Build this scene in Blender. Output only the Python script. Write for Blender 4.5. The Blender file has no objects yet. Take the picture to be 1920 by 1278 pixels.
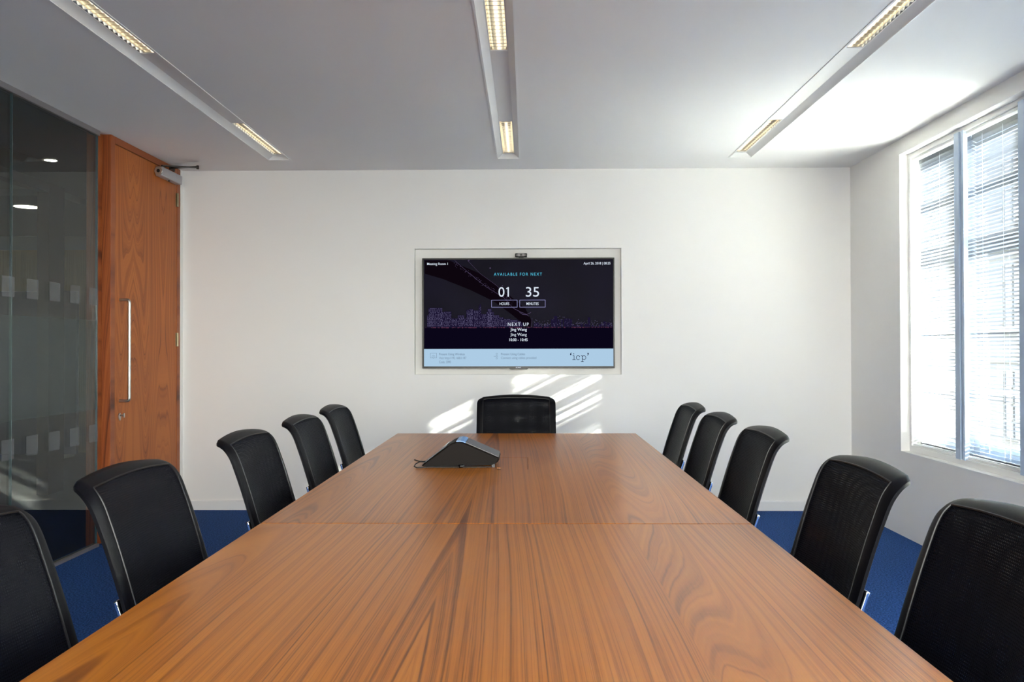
import bpy, bmesh, math, random
from mathutils import Vector, Matrix, Euler
C = bpy.context.scene
COL = C.collection
PI = math.pi

# ------------------------------------------------------------------ camera
cam_d = bpy.data.cameras.new('camera')
cam_d.sensor_fit = 'HORIZONTAL'; cam_d.sensor_width = 36.0
cam_d.lens = 36.0 * 1600.0 / 1920.0
cam_d.clip_start = 0.02; cam_d.clip_end = 300
cam = bpy.data.objects.new('camera', cam_d); COL.objects.link(cam)
cam.matrix_world = (Matrix.Translation((0, 0, 1.2)) @ Matrix.Rotation(0.0175, 4, 'Z')
                    @ Matrix.Rotation(PI / 2 + 0.00875, 4, 'X') @ Matrix.Rotation(-0.002, 4, 'Z'))
C.camera = cam

# ------------------------------------------------------------------ world, sun, exposure
SKY_STR = 17.0
SUN_STR = 150.0
TUBE_STR = 1.7
w = bpy.data.worlds.new('sky'); C.world = w; w.use_nodes = True
nt = w.node_tree; nt.nodes.clear()
wo = nt.nodes.new('ShaderNodeOutputWorld'); bg = nt.nodes.new('ShaderNodeBackground')
tc = nt.nodes.new('ShaderNodeTexCoord'); sx = nt.nodes.new('ShaderNodeSeparateXYZ'); cr = nt.nodes.new('ShaderNodeValToRGB')
mp = nt.nodes.new('ShaderNodeMapRange'); mp.inputs[1].default_value = -1; mp.inputs[2].default_value = 1
nt.links.new(tc.outputs['Generated'], sx.inputs[0]); nt.links.new(sx.outputs['Z'], mp.inputs[0]); nt.links.new(mp.outputs[0], cr.inputs[0])
cr.color_ramp.elements[0].position = 0.40; cr.color_ramp.elements[0].color = (0.10, 0.10, 0.10, 1)
cr.color_ramp.elements[1].position = 0.52; cr.color_ramp.elements[1].color = (1.0, 0.95, 0.88, 1)
e = cr.color_ramp.elements.new(0.85); e.color = (0.88, 0.93, 1.0, 1)
nt.links.new(cr.outputs[0], bg.inputs[0]); bg.inputs[1].default_value = SKY_STR
nt.links.new(bg.outputs[0], wo.inputs[0])

sun_d = bpy.data.lights.new('sun', 'SUN'); sun_d.energy = SUN_STR; sun_d.angle = math.radians(0.5); sun_d.color = (1.0, 0.95, 0.88)
sun = bpy.data.objects.new('sun', sun_d); COL.objects.link(sun)
sun.rotation_euler = Vector((-2.2, 1.0, -1.12)).to_track_quat('-Z', 'Y').to_euler()
sun.location = (12, -4, 8)

def portal(y0, y1, z0, z1, x):
    d = bpy.data.lights.new('sky_portal', 'AREA'); d.shape = 'RECTANGLE'; d.size = z1 - z0; d.size_y = y1 - y0
    d.cycles.is_portal = True
    o = bpy.data.objects.new('sky_portal', d); COL.objects.link(o)
    o.matrix_world = Matrix.Translation((x, (y0 + y1) / 2, (z0 + z1) / 2)) @ Matrix.Rotation(PI / 2, 4, 'Y')
    return o
portal(2.2, 5.70, 0.55, 2.45, 2.78)
portal(-1.8, 1.7, 0.55, 2.45, 2.78)
rp = portal(-1.9, 2.1, 0.55, 2.45, 0.0)
rp.matrix_world = Matrix.Translation((0.1, -2.56, 1.5)) @ Matrix.Rotation(-PI / 2, 4, 'Z') @ Matrix.Rotation(PI / 2, 4, 'Y')

vs = C.view_settings
vs.view_transform = 'Standard'; vs.look = 'None'; vs.exposure = 0.58; vs.gamma = 1.0; vs.use_curve_mapping = False
C.cycles.max_bounces = 10; C.cycles.diffuse_bounces = 6; C.cycles.glossy_bounces = 5
C.cycles.transparent_max_bounces = 24; C.cycles.transmission_bounces = 6
C.cycles.sample_clamp_indirect = 40.0
C.cycles.use_denoising = True

# ------------------------------------------------------------------ materials
def srgb(r, g, b):
    f = lambda c: (c / 255) / 12.92 if c / 255 <= 0.04045 else ((c / 255 + 0.055) / 1.055) ** 2.4
    return (f(r), f(g), f(b), 1.0)

def mat(name, col, rough=0.5, metal=0.0, coat=0.0, noise=None, bump=None, spec=None):
    m = bpy.data.materials.new(name); m.use_nodes = True
    N, L = m.node_tree.nodes, m.node_tree.links
    b = N['Principled BSDF']
    b.inputs['Base Color'].default_value = col; b.inputs['Roughness'].default_value = rough; b.inputs['Metallic'].default_value = metal
    b.inputs['Coat Weight'].default_value = coat
    if spec is not None: b.inputs['Specular IOR Level'].default_value = spec
    tcn = N.new('ShaderNodeTexCoord')
    ns = noise or (40.0, 0.04)
    n = N.new('ShaderNodeTexNoise'); n.inputs['Scale'].default_value = ns[0]; n.inputs['Detail'].default_value = 4
    L.new(tcn.outputs['Object'], n.inputs['Vector'])
    mx = N.new('ShaderNodeMix'); mx.data_type = 'RGBA'
    lo = tuple(c * (1 - ns[1]) for c in col[:3]) + (1,); hi = tuple(min(1, c * (1 + ns[1])) for c in col[:3]) + (1,)
    mx.inputs[6].default_value = lo; mx.inputs[7].default_value = hi
    L.new(n.outputs[0], mx.inputs[0]); L.new(mx.outputs[2], b.inputs['Base Color'])
    if bump:
        n2 = N.new('ShaderNodeTexNoise'); n2.inputs['Scale'].default_value = bump[0]; n2.inputs['Detail'].default_value = 3
        L.new(tcn.outputs['Object'], n2.inputs['Vector'])
        bp = N.new('ShaderNodeBump'); bp.inputs['Strength'].default_value = bump[1]; bp.inputs['Distance'].default_value = bump[2]
        L.new(n2.outputs[0], bp.inputs['Height']); L.new(bp.outputs[0], b.inputs['Normal'])
    return m

def emis(name, col, s=1.0):
    m = bpy.data.materials.new(name); m.use_nodes = True
    N, L = m.node_tree.nodes, m.node_tree.links; N.clear()
    o = N.new('ShaderNodeOutputMaterial'); e = N.new('ShaderNodeEmission')
    e.inputs[0].default_value = col; e.inputs[1].default_value = s; L.new(e.outputs[0], o.inputs[0])
    return m

def glassm(name, tint=(0.97, 0.99, 0.98, 1), ior=1.5, rough=0.0, boost=1.0):
    m = bpy.data.materials.new(name); m.use_nodes = True
    N, L = m.node_tree.nodes, m.node_tree.links; N.clear()
    o = N.new('ShaderNodeOutputMaterial'); t = N.new('ShaderNodeBsdfTransparent'); g = N.new('ShaderNodeBsdfGlossy')
    fr = N.new('ShaderNodeFresnel'); mx = N.new('ShaderNodeMixShader'); mu = N.new('ShaderNodeMath'); mu.operation = 'MULTIPLY'; mu.use_clamp = True
    t.inputs[0].default_value = tint; g.inputs['Roughness'].default_value = rough; fr.inputs[0].default_value = ior
    mu.inputs[1].default_value = boost
    ge = N.new('ShaderNodeNewGeometry'); mr = N.new('ShaderNodeMapRange'); mr.inputs[3].default_value = ior; mr.inputs[4].default_value = 1.0 / ior
    L.new(ge.outputs['Backfacing'], mr.inputs[0]); L.new(mr.outputs[0], fr.inputs[0])   # same reflectance on both faces of a pane
    L.new(fr.outputs[0], mu.inputs[0]); L.new(mu.outputs[0], mx.inputs[0]); L.new(t.outputs[0], mx.inputs[1]); L.new(g.outputs[0], mx.inputs[2]); L.new(mx.outputs[0], o.inputs[0])
    return m

def frostm(name, col, amount):
    m = bpy.data.materials.new(name); m.use_nodes = True
    N, L = m.node_tree.nodes, m.node_tree.links; N.clear()
    o = N.new('ShaderNodeOutputMaterial'); t = N.new('ShaderNodeBsdfTransparent'); d = N.new('ShaderNodeBsdfDiffuse'); mx = N.new('ShaderNodeMixShader')
    tr = N.new('ShaderNodeBsdfTranslucent'); m2 = N.new('ShaderNodeMixShader'); m2.inputs[0].default_value = 0.3
    n = N.new('ShaderNodeTexNoise'); n.inputs['Scale'].default_value = 3.0
    mr = N.new('ShaderNodeMapRange'); mr.inputs[3].default_value = amount - 0.01; mr.inputs[4].default_value = amount + 0.01
    L.new(n.outputs[0], mr.inputs[0]); L.new(mr.outputs[0], mx.inputs[0])
    d.inputs[0].default_value = col; tr.inputs[0].default_value = col; t.inputs[0].default_value = (0.9, 0.92, 0.92, 1)
    L.new(d.outputs[0], m2.inputs[1]); L.new(tr.outputs[0], m2.inputs[2])
    L.new(t.outputs[0], mx.inputs[1]); L.new(m2.outputs[0], mx.inputs[2]); L.new(mx.outputs[0], o.inputs[0])
    return m

def woodm(name, across, along, dark, mid, light, leaf=0.33, rough=0.3, coat=0.0, amp=1.0, freq=26.0, offs=0.0, vf=0.13, spec=0.4):
    """veneer: growth lines that follow a slowly wandering field, book-matched leaves, fine pores"""
    m = bpy.data.materials.new(name); m.use_nodes = True
    N, L = m.node_tree.nodes, m.node_tree.links; b = N['Principled BSDF']
    tcn = N.new('ShaderNodeTexCoord'); sp = N.new('ShaderNodeSeparateXYZ'); L.new(tcn.outputs['Object'], sp.inputs[0])
    U, V = sp.outputs[across], sp.outputs[along]
    def M(op, a, bb=None, c=None):
        n = N.new('ShaderNodeMath'); n.operation = op
        for i, x in enumerate((a, bb, c)):
            if x is None: continue
            if isinstance(x, (int, float)): n.inputs[i].default_value = x
            else: L.new(x, n.inputs[i])
        return n.outputs[0]
    def comb(x, y, z=0.0):
        n = N.new('ShaderNodeCombineXYZ')
        for i, v in enumerate((x, y, z)):
            if isinstance(v, (int, float)): n.inputs[i].default_value = v
            else: L.new(v, n.inputs[i])
        return n.outputs[0]
    def noise(vec, sc, det=2.0, ro=0.5):
        n = N.new('ShaderNodeTexNoise'); n.inputs['Scale'].default_value = sc; n.inputs['Detail'].default_value = det; n.inputs['Roughness'].default_value = ro
        L.new(vec, n.inputs['Vector']); return n.outputs[0]
    Uo = M('ADD', U, 10.0 + offs)
    pp = M('PINGPONG', Uo, leaf)
    lid = M('FLOOR', M('DIVIDE', Uo, 2 * leaf))
    fld = noise(comb(M('MULTIPLY', pp, 2.4), M('MULTIPLY', V, vf), M('MULTIPLY', lid, 3.7)), 1.0, 1.5, 0.45)
    wig = noise(comb(M('MULTIPLY', pp, 14.0), M('MULTIPLY', V, 1.3), lid), 1.0, 2.0)
    ph = M('ADD', M('MULTIPLY', fld, amp * 2.2), M('MULTIPLY', pp, 1.6))
    ph = M('ADD', ph, M('MULTIPLY', wig, 0.03 * amp))
    g1 = noise(comb(M('MULTIPLY', ph, freq), M('MULTIPLY', V, 0.12), 0.0), 1.0, 4.0, 0.65)
    g2 = noise(comb(M('MULTIPLY', ph, freq * 3.1), M('MULTIPLY', V, 0.5), 4.0), 1.0, 2.0, 0.6)
    pores = noise(comb(M('MULTIPLY', U, 420.0), M('MULTIPLY', V, 9.0), 1.0), 1.0, 2.0)
    big = noise(comb(M('MULTIPLY', pp, 3.0), M('MULTIPLY', V, 0.6), 9.0), 1.0, 1.0)
    s = M('ADD', M('MULTIPLY', g1, 0.62), M('MULTIPLY', g2, 0.28))
    s = M('ADD', s, M('MULTIPLY', pores, 0.12))
    s = M('ADD', s, M('MULTIPLY', M('SUBTRACT', big, 0.5), 0.22))
    vn = noise(comb(M('MULTIPLY', ph, freq * 0.8), M('MULTIPLY', V, 0.1), 7.0), 1.0, 2.0, 0.5)
    vein = M('SUBTRACT', 1.0, M('MULTIPLY', M('ABSOLUTE', M('SUBTRACT', vn, 0.5)), 34.0)); 
    vein = M('MAXIMUM', vein, 0.0)
    s = M('SUBTRACT', s, M('MULTIPLY', vein, 0.13))
    r = N.new('ShaderNodeValToRGB'); E_ = r.color_ramp.elements
    E_[0].position = 0.30; E_[0].color = dark; E_[1].position = 0.60; E_[1].color = light
    k = E_.new(0.46); k.color = mid
    L.new(s, r.inputs[0]); L.new(r.outputs[0], b.inputs['Base Color'])
    b.inputs['Specular IOR Level'].default_value = spec
    b.inputs['Roughness'].default_value = rough; b.inputs['Coat Weight'].default_value = coat; b.inputs['Coat Roughness'].default_value = 0.12
    bp = N.new('ShaderNodeBump'); bp.inputs['Strength'].default_value = 0.015; bp.inputs['Distance'].default_value = 0.0002
    L.new(pores, bp.inputs['Height']); L.new(bp.outputs[0], b.inputs['Normal'])
    return m

def carpetm():
    m = bpy.data.materials.new('carpet_pile'); m.use_nodes = True
    N, L = m.node_tree.nodes, m.node_tree.links; b = N['Principled BSDF']; b.inputs['Roughness'].default_value = 0.95
    b.inputs['Specular IOR Level'].default_value = 0.1; b.inputs['Sheen Weight'].default_value = 0.0
    tcn = N.new('ShaderNodeTexCoord')
    n = N.new('ShaderNodeTexNoise'); n.inputs['Scale'].default_value = 120; n.inputs['Detail'].default_value = 3; n.inputs['Roughness'].default_value = 0.7
    v = N.new('ShaderNodeTexVoronoi'); v.inputs['Scale'].default_value = 130
    L.new(tcn.outputs['Object'], n.inputs['Vector']); L.new(tcn.outputs['Object'], v.inputs['Vector'])
    r = N.new('ShaderNodeValToRGB'); r.color_ramp.elements[0].position = 0.34; r.color_ramp.elements[0].color = srgb(12, 28, 64)
    r.color_ramp.elements[1].position = 0.66; r.color_ramp.elements[1].color = srgb(52, 94, 160)
    L.new(n.outputs[0], r.inputs[0]); L.new(r.outputs[0], b.inputs['Base Color'])
    bp = N.new('ShaderNodeBump'); bp.inputs['Strength'].default_value = 0.6; bp.inputs['Distance'].default_value = 0.004
    L.new(v.outputs['Distance'], bp.inputs['Height']); L.new(bp.outputs[0], b.inputs['Normal'])
    return m

def meshm(name, pitch_scale, phase):
    """woven chair mesh: opaque threads with tiny gaps between them, in object space"""
    m = bpy.data.materials.new(name); m.use_nodes = True
    N, L = m.node_tree.nodes, m.node_tree.links; b = N['Principled BSDF']
    b.inputs['Base Color'].default_value = srgb(9, 10, 17); b.inputs['Roughness'].default_value = 0.5; b.inputs['Specular IOR Level'].default_value = 0.08
    out = N['Material Output']; t = N.new('ShaderNodeBsdfTransparent'); mx = N.new('ShaderNodeMixShader')
    tcn = N.new('ShaderNodeTexCoord'); outs = []
    for d in ('Y', 'Z'):
        wv = N.new('ShaderNodeTexWave'); wv.wave_type = 'BANDS'; wv.bands_direction = d
        wv.inputs['Scale'].default_value = pitch_scale; wv.inputs['Distortion'].default_value = 0; wv.inputs['Phase Offset'].default_value = phase
        L.new(tcn.outputs['Object'], wv.inputs['Vector']); outs.append(wv.outputs['Fac'])
    mu = N.new('ShaderNodeMath'); mu.operation = 'MULTIPLY'; L.new(outs[0], mu.inputs[0]); L.new(outs[1], mu.inputs[1])
    g = N.new('ShaderNodeMapRange'); g.inputs[1].default_value = 0.25; g.inputs[2].default_value = 0.75; g.inputs[3].default_value = 0.0; g.inputs[4].default_value = 0.3
    L.new(mu.outputs[0], g.inputs[0]); L.new(g.outputs[0], mx.inputs[0])
    L.new(b.outputs[0], mx.inputs[1]); L.new(t.outputs[0], mx.inputs[2]); L.new(mx.outputs[0], out.inputs[0])
    return m

M_wall = mat('wall_paint', (0.80, 0.79, 0.765, 1), 0.85, noise=(3.0, 0.012), bump=(180, 0.15, 0.0006), spec=0.25)
M_ceil = mat('ceiling_paint', (0.80, 0.795, 0.785, 1), 0.9, noise=(2.0, 0.01), spec=0.2)
M_trim = mat('white_gloss_paint', (0.78, 0.78, 0.77, 1), 0.4, noise=(5, 0.01))
M_carpet = carpetm()
M_table = woodm('cherry_veneer', 0, 1, srgb(92, 44, 12), srgb(166, 95, 22), srgb(186, 113, 32), leaf=0.43, rough=0.285, coat=0.0, amp=0.62, freq=38, spec=0.5)
M_door = woodm('door_veneer', 1, 2, srgb(104, 50, 16), srgb(160, 84, 26), srgb(178, 100, 36), leaf=0.23, rough=0.5, amp=0.8, freq=26, offs=0.11, vf=0.3)
M_lining = woodm('door_lining_veneer', 0, 2, srgb(84, 36, 16), srgb(142, 72, 32), srgb(160, 88, 42), leaf=0.4, rough=0.45)
M_panelw = woodm('oak_panelling', 0, 2, srgb(120, 92, 56), srgb(158, 126, 78), srgb(176, 146, 96), leaf=0.5, rough=0.5)
M_black = mat('black_plastic', srgb(12, 12, 15), 0.38, noise=(60, 0.08))
M_band = mat('black_textile_band', srgb(9, 9, 14), 0.42, noise=(300, 0.25), bump=(500, 0.3, 0.0008), spec=0.13)
M_chrome = mat('chrome', (0.86, 0.87, 0.88, 1), 0.09, 1.0, noise=(8, 0.01))
M_steel = mat('satin_steel', (0.46, 0.45, 0.43, 1), 0.30, 1.0, noise=(60, 0.03))
M_silver = mat('silver_paint', srgb(176, 174, 178), 0.4, 0.4)
M_brass = mat('aged_steel_hinge', srgb(150, 138, 112), 0.35, 0.9)
M_gloss_black = mat('gloss_black', srgb(6, 6, 9), 0.25, noise=(10, 0.02), spec=0.2)
M_mesh_a = meshm('woven_mesh_front', 62.0, 0.0)
M_mesh_b = meshm('woven_mesh_rear', 58.0, 1.0)
M_seat = mat('black_seat_fabric', srgb(9, 9, 13), 0.8, noise=(400, 0.3), bump=(400, 0.4, 0.001))
M_frame = mat('frame_blue_shade', srgb(168, 186, 208), 0.35, noise=(6, 0.02))  # blue of the skylit shade put into the frame colour
M_sash = mat('sash_blue_shade', srgb(150, 172, 202), 0.4, noise=(6, 0.02))  # backlit sash: its bluish shade is part of this colour
M_slat = mat('slat_shaded_under', (0.82, 0.82, 0.82, 1), 0.24, 1.0, noise=(5, 0.01))
def shade_underside(m, under, rough):
    # slats silver on top; shade of the undersides put into their dark colour
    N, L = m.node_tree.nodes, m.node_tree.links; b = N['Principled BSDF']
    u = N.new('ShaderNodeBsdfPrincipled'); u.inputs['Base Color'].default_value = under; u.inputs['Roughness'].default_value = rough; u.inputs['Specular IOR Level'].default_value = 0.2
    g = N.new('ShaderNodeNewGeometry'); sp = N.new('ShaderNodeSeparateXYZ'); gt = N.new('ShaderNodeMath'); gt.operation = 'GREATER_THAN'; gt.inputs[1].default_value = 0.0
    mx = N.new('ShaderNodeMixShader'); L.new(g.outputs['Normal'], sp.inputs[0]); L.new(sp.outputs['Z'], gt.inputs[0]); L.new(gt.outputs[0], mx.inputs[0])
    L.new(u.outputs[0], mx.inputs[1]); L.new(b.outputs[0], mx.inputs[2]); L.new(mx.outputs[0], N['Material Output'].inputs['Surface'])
shade_underside(M_slat, (0.028, 0.036, 0.052, 1), 0.6)
M_cord = mat('blind_cord', srgb(190, 196, 205), 0.7)
M_glass = glassm('window_glass')
M_part = glassm('partition_glass', (0.74, 0.80, 0.79, 1), boost=1.0)
M_glass_edge = mat('glass_edge', srgb(70, 92, 96), 0.2)
M_frost = frostm('frosted_film', (0.75, 0.80, 0.80, 1), 0.04)
M_frost2 = frostm('frosted_square_film', (0.82, 0.80, 0.84, 1), 0.085)
M_alu = mat('aluminium_channel', srgb(150, 146, 148), 0.35, 0.6)
M_lamp = mat('luminaire_white', (0.78, 0.78, 0.77, 1), 0.45, noise=(6, 0.01))
M_louvre = mat('louvre_aluminium', (0.93, 0.90, 0.82, 1), 0.18, 1.0, noise=(20, 0.05))
M_tube = emis('fluorescent_tube', (1.0, 0.88, 0.70, 1), TUBE_STR)
M_stone = mat('darkened_stone', (0.07, 0.07, 0.07, 1), 0.9, noise=(0.8, 0.06))  # stone colour darkened to offset the strong sky
M_darkwin = mat('dark_window_glass', srgb(40, 48, 60), 0.1)

# ------------------------------------------------------------------ mesh helpers
class MB:
    def __init__(s): s.b = bmesh.new()
    def box(s, x0, y0, z0, x1, y1, z1):
        vs_ = [s.b.verts.new(p) for p in ((x0,y0,z0),(x1,y0,z0),(x1,y1,z0),(x0,y1,z0),(x0,y0,z1),(x1,y0,z1),(x1,y1,z1),(x0,y1,z1))]
        for f in ((0,3,2,1),(4,5,6,7),(0,1,5,4),(1,2,6,5),(2,3,7,6),(3,0,4,7)): s.b.faces.new([vs_[i] for i in f])
        return s
    def quad(s, *p):
        s.b.faces.new([s.b.verts.new(q) for q in p]); return s
    def tube(s, pts, r, n=12, closed=False):
        pts = [Vector(p) for p in pts]; rings = []; up = None; m = len(pts)
        for i, p in enumerate(pts):
            a = pts[i - 1] if (i > 0 or closed) else p; b = pts[(i + 1) % m] if (i < m - 1 or closed) else p
            t = (b - a).normalized()
            if up is None: up = t.orthogonal().normalized()
            up = (up - t * up.dot(t)).normalized(); w_ = t.cross(up)
            rr = r[i] if isinstance(r, (list, tuple)) else r
            rings.append([s.b.verts.new(p + (up * math.cos(k * 2 * PI / n) + w_ * math.sin(k * 2 * PI / n)) * rr) for k in range(n)])
        for i in range(m if closed else m - 1):
            A, B = rings[i], rings[(i + 1) % m]
            for k in range(n): s.b.faces.new((A[k], A[(k + 1) % n], B[(k + 1) % n], B[k]))
        if not closed:
            s.b.faces.new(rings[0][::-1]); s.b.faces.new(rings[-1])
        return s
    def cyl(s, p0, p1, r, n=24): return s.tube([p0, p1], r, n)
    def prism(s, poly, axis, a, b):
        """poly: 2D points; axis the extrusion axis (the 2D points fill the other two in order)"""
        def P(u, v, t): return {0: (t, u, v), 1: (u, t, v), 2: (u, v, t)}[axis]
        A = [s.b.verts.new(P(u, v, a)) for u, v in poly]; B = [s.b.verts.new(P(u, v, b)) for u, v in poly]
        n = len(poly); s.b.faces.new(A); s.b.faces.new(B[::-1])
        for i in range(n): s.b.faces.new((A[i], B[i], B[(i + 1) % n], A[(i + 1) % n]))
        return s
    def build(s, name, m, parent=None, smooth=False, bevel=0.0, seg=2):
        bmesh.ops.recalc_face_normals(s.b, faces=s.b.faces)
        me = bpy.data.meshes.new(name); s.b.to_mesh(me); s.b.free()
        o = bpy.data.objects.new(name, me); COL.objects.link(o)
        if m: me.materials.append(m)
        if parent: o.parent = parent
        if bevel:
            md = o.modifiers.new('bevel', 'BEVEL'); md.width = bevel; md.segments = seg; md.limit_method = 'ANGLE'; md.angle_limit = math.radians(40)
        if smooth or bevel:
            for p in me.polygons: p.use_smooth = True
            md = o.modifiers.new('wn', 'WEIGHTED_NORMAL'); md.keep_sharp = True
            me.set_sharp_from_angle(angle=math.radians(45))
        return o

def empty(name, loc=(0, 0, 0), rz=0.0, label=None, cat=None, group=None, kind=None):
    o = bpy.data.objects.new(name, None); COL.objects.link(o); o.location = loc; o.rotation_euler = (0, 0, rz); o.empty_display_size = 0.1
    return tag(o, label, cat, group, kind)
def tag(o, label=None, cat=None, group=None, kind=None):
    if label: o['label'] = label
    if cat: o['category'] = cat
    if group: o['group'] = group
    if kind: o['kind'] = kind
    return o
def struct(o, label, cat): return tag(o, label, cat, kind='structure')
def dup(root, loc, rz, label, group=None):
    r = root.copy(); COL.objects.link(r); r.location = loc; r.rotation_euler = (0, 0, rz); r['label'] = label
    if group: r['group'] = group
    for ch in list(root.children):
        c = ch.copy(); COL.objects.link(c); c.parent = r
        for g in list(ch.children):
            d = g.copy(); COL.objects.link(d); d.parent = c
    return r

# ------------------------------------------------------------------ room dimensions
XL, XR = -2.58, 2.395          # left partition plane, right wall
YB, YN = 6.35, -2.4            # screen wall, wall behind the camera
H = 2.535

# ------------------------------------------------------------------ floor
struct(MB().box(-2.70, YN - 0.1, -0.06, XR + 0.35, YB + 0.3, 0.0).build('floor', M_carpet), 'blue flecked carpet covering the meeting room floor', 'floor')

# ceiling with three slots for the lighting channels
CH = (-1.746, -0.126, 1.495)   # channel centres
CW = 0.077                     # half width of a slot
CY0, CY1 = -1.9, 5.99
mb = MB(); xs = [-2.70] + [v for c in CH for v in (c - CW, c + CW)] + [XR + 0.02]
for i in range(0, len(xs), 2): mb.box(xs[i], YN - 0.1, H, xs[i + 1], YB + 0.3, H + 0.02)
for c in CH:
    mb.box(c - CW, CY1, H, c + CW, YB + 0.3, H + 0.02); mb.box(c - CW, YN - 0.1, H, c + CW, CY0, H + 0.02)
mb.box(-2.75, YN - 0.1, H + 0.09, XR + 0.36, YB + 0.3, H + 0.22)
mb.box(XR + 0.02, YN - 0.1, H, XR + 0.36, YB + 0.3, H + 0.09)
struct(mb.build('ceiling', M_ceil), 'flat white plaster ceiling with three lighting slots', 'ceiling')

# screen wall with the recess
RX0, RX1, RZ0, RZ1 = -0.838, 0.702, 1.006, 1.945
mb = MB()
mb.box(-2.70, YB, -0.05, RX0, YB + 0.055, H + 0.05).box(RX1, YB, -0.05, XR + 0.36, YB + 0.055, H + 0.05)
mb.box(RX0, YB, -0.05, RX1, YB + 0.055, RZ0).box(RX0, YB, RZ1, RX1, YB + 0.055, H + 0.05)
mb.box(-2.70, YB + 0.055, -0.05, XR + 0.36, YB + 0.22, H + 0.05)
wall_back = struct(mb.build('wall_back', M_wall), 'white wall at the far end with a rectangular recess for the screen', 'wall')
# thin plaster bead round the recess
mb = MB(); t_ = 0.004
mb.box(RX0 - t_, YB - 0.002, RZ0 - t_, RX1 + t_, YB, RZ0).box(RX0 - t_, YB - 0.002, RZ1, RX1 + t_, YB, RZ1 + t_)
mb.box(RX0 - t_, YB - 0.002, RZ0, RX0, YB, RZ1).box(RX1, YB - 0.002, RZ0, RX1 + t_, YB, RZ1)
struct(mb.build('trim_1', M_trim), 'thin white bead around the screen recess', 'trim')
mb = MB().prism([(YB, 0), (YB - 0.018, 0), (YB - 0.018, 0.066), (YB - 0.014, 0.073), (YB - 0.004, 0.073), (YB - 0.004, 0.069), (YB, 0.069)], 0, XL + 0.005, XR)
struct(mb.build('baseboard_back', M_trim), 'low white skirting board under the far wall', 'baseboard')

# short return wall between door and corner + rear wall
struct(MB().box(-2.70, 6.305, 0, XL + 0.003, YB, H).build('wall_left_return', M_wall), 'narrow white wall return between door frame and far corner', 'wall')
mb = MB(); RW = (-1.9, 2.1)
mb.box(-2.75, YN - 0.1, -0.05, RW[0], YN, H + 0.05).box(RW[1], YN - 0.1, -0.05, XR + 0.36, YN, H + 0.05).box(RW[0], YN - 0.1, -0.05, RW[1], YN, 0.55).box(RW[0], YN - 0.1, 2.45, RW[1], YN, H + 0.05)
struct(mb.build('wall_front', M_wall), 'white wall behind the viewer, opened for an added fill window', 'wall')

# right wall in two layers with window openings
W1 = (2.33, 5.51); W2 = (-1.60, 1.58)
Z0, Z1 = 0.540, 2.437
def wall_with_holes(mb, x0, x1, holes, z0, z1):
    y = YN - 0.1
    for a, b in holes:
        mb.box(x0, y, -0.05, x1, a, H + 0.05); mb.box(x0, a, -0.05, x1, b, z0); mb.box(x0, a, z1, x1, b, H + 0.05); y = b
    mb.box(x0, y, -0.05, x1, YB + 0.15, H + 0.05)
mb = MB()
wall_with_holes(mb, XR, XR + 0.13, [W2, W1], Z0, Z1)
wall_with_holes(mb, XR + 0.13, XR + 0.34, [(W2[0] - .18, W2[1] + .18), (W1[0] - .18, W1[1] + .18)], Z0 + 0.04, Z1 - 0.02)
struct(mb.build('wall_right', M_wall), 'white wall on the window side', 'wall')

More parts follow.
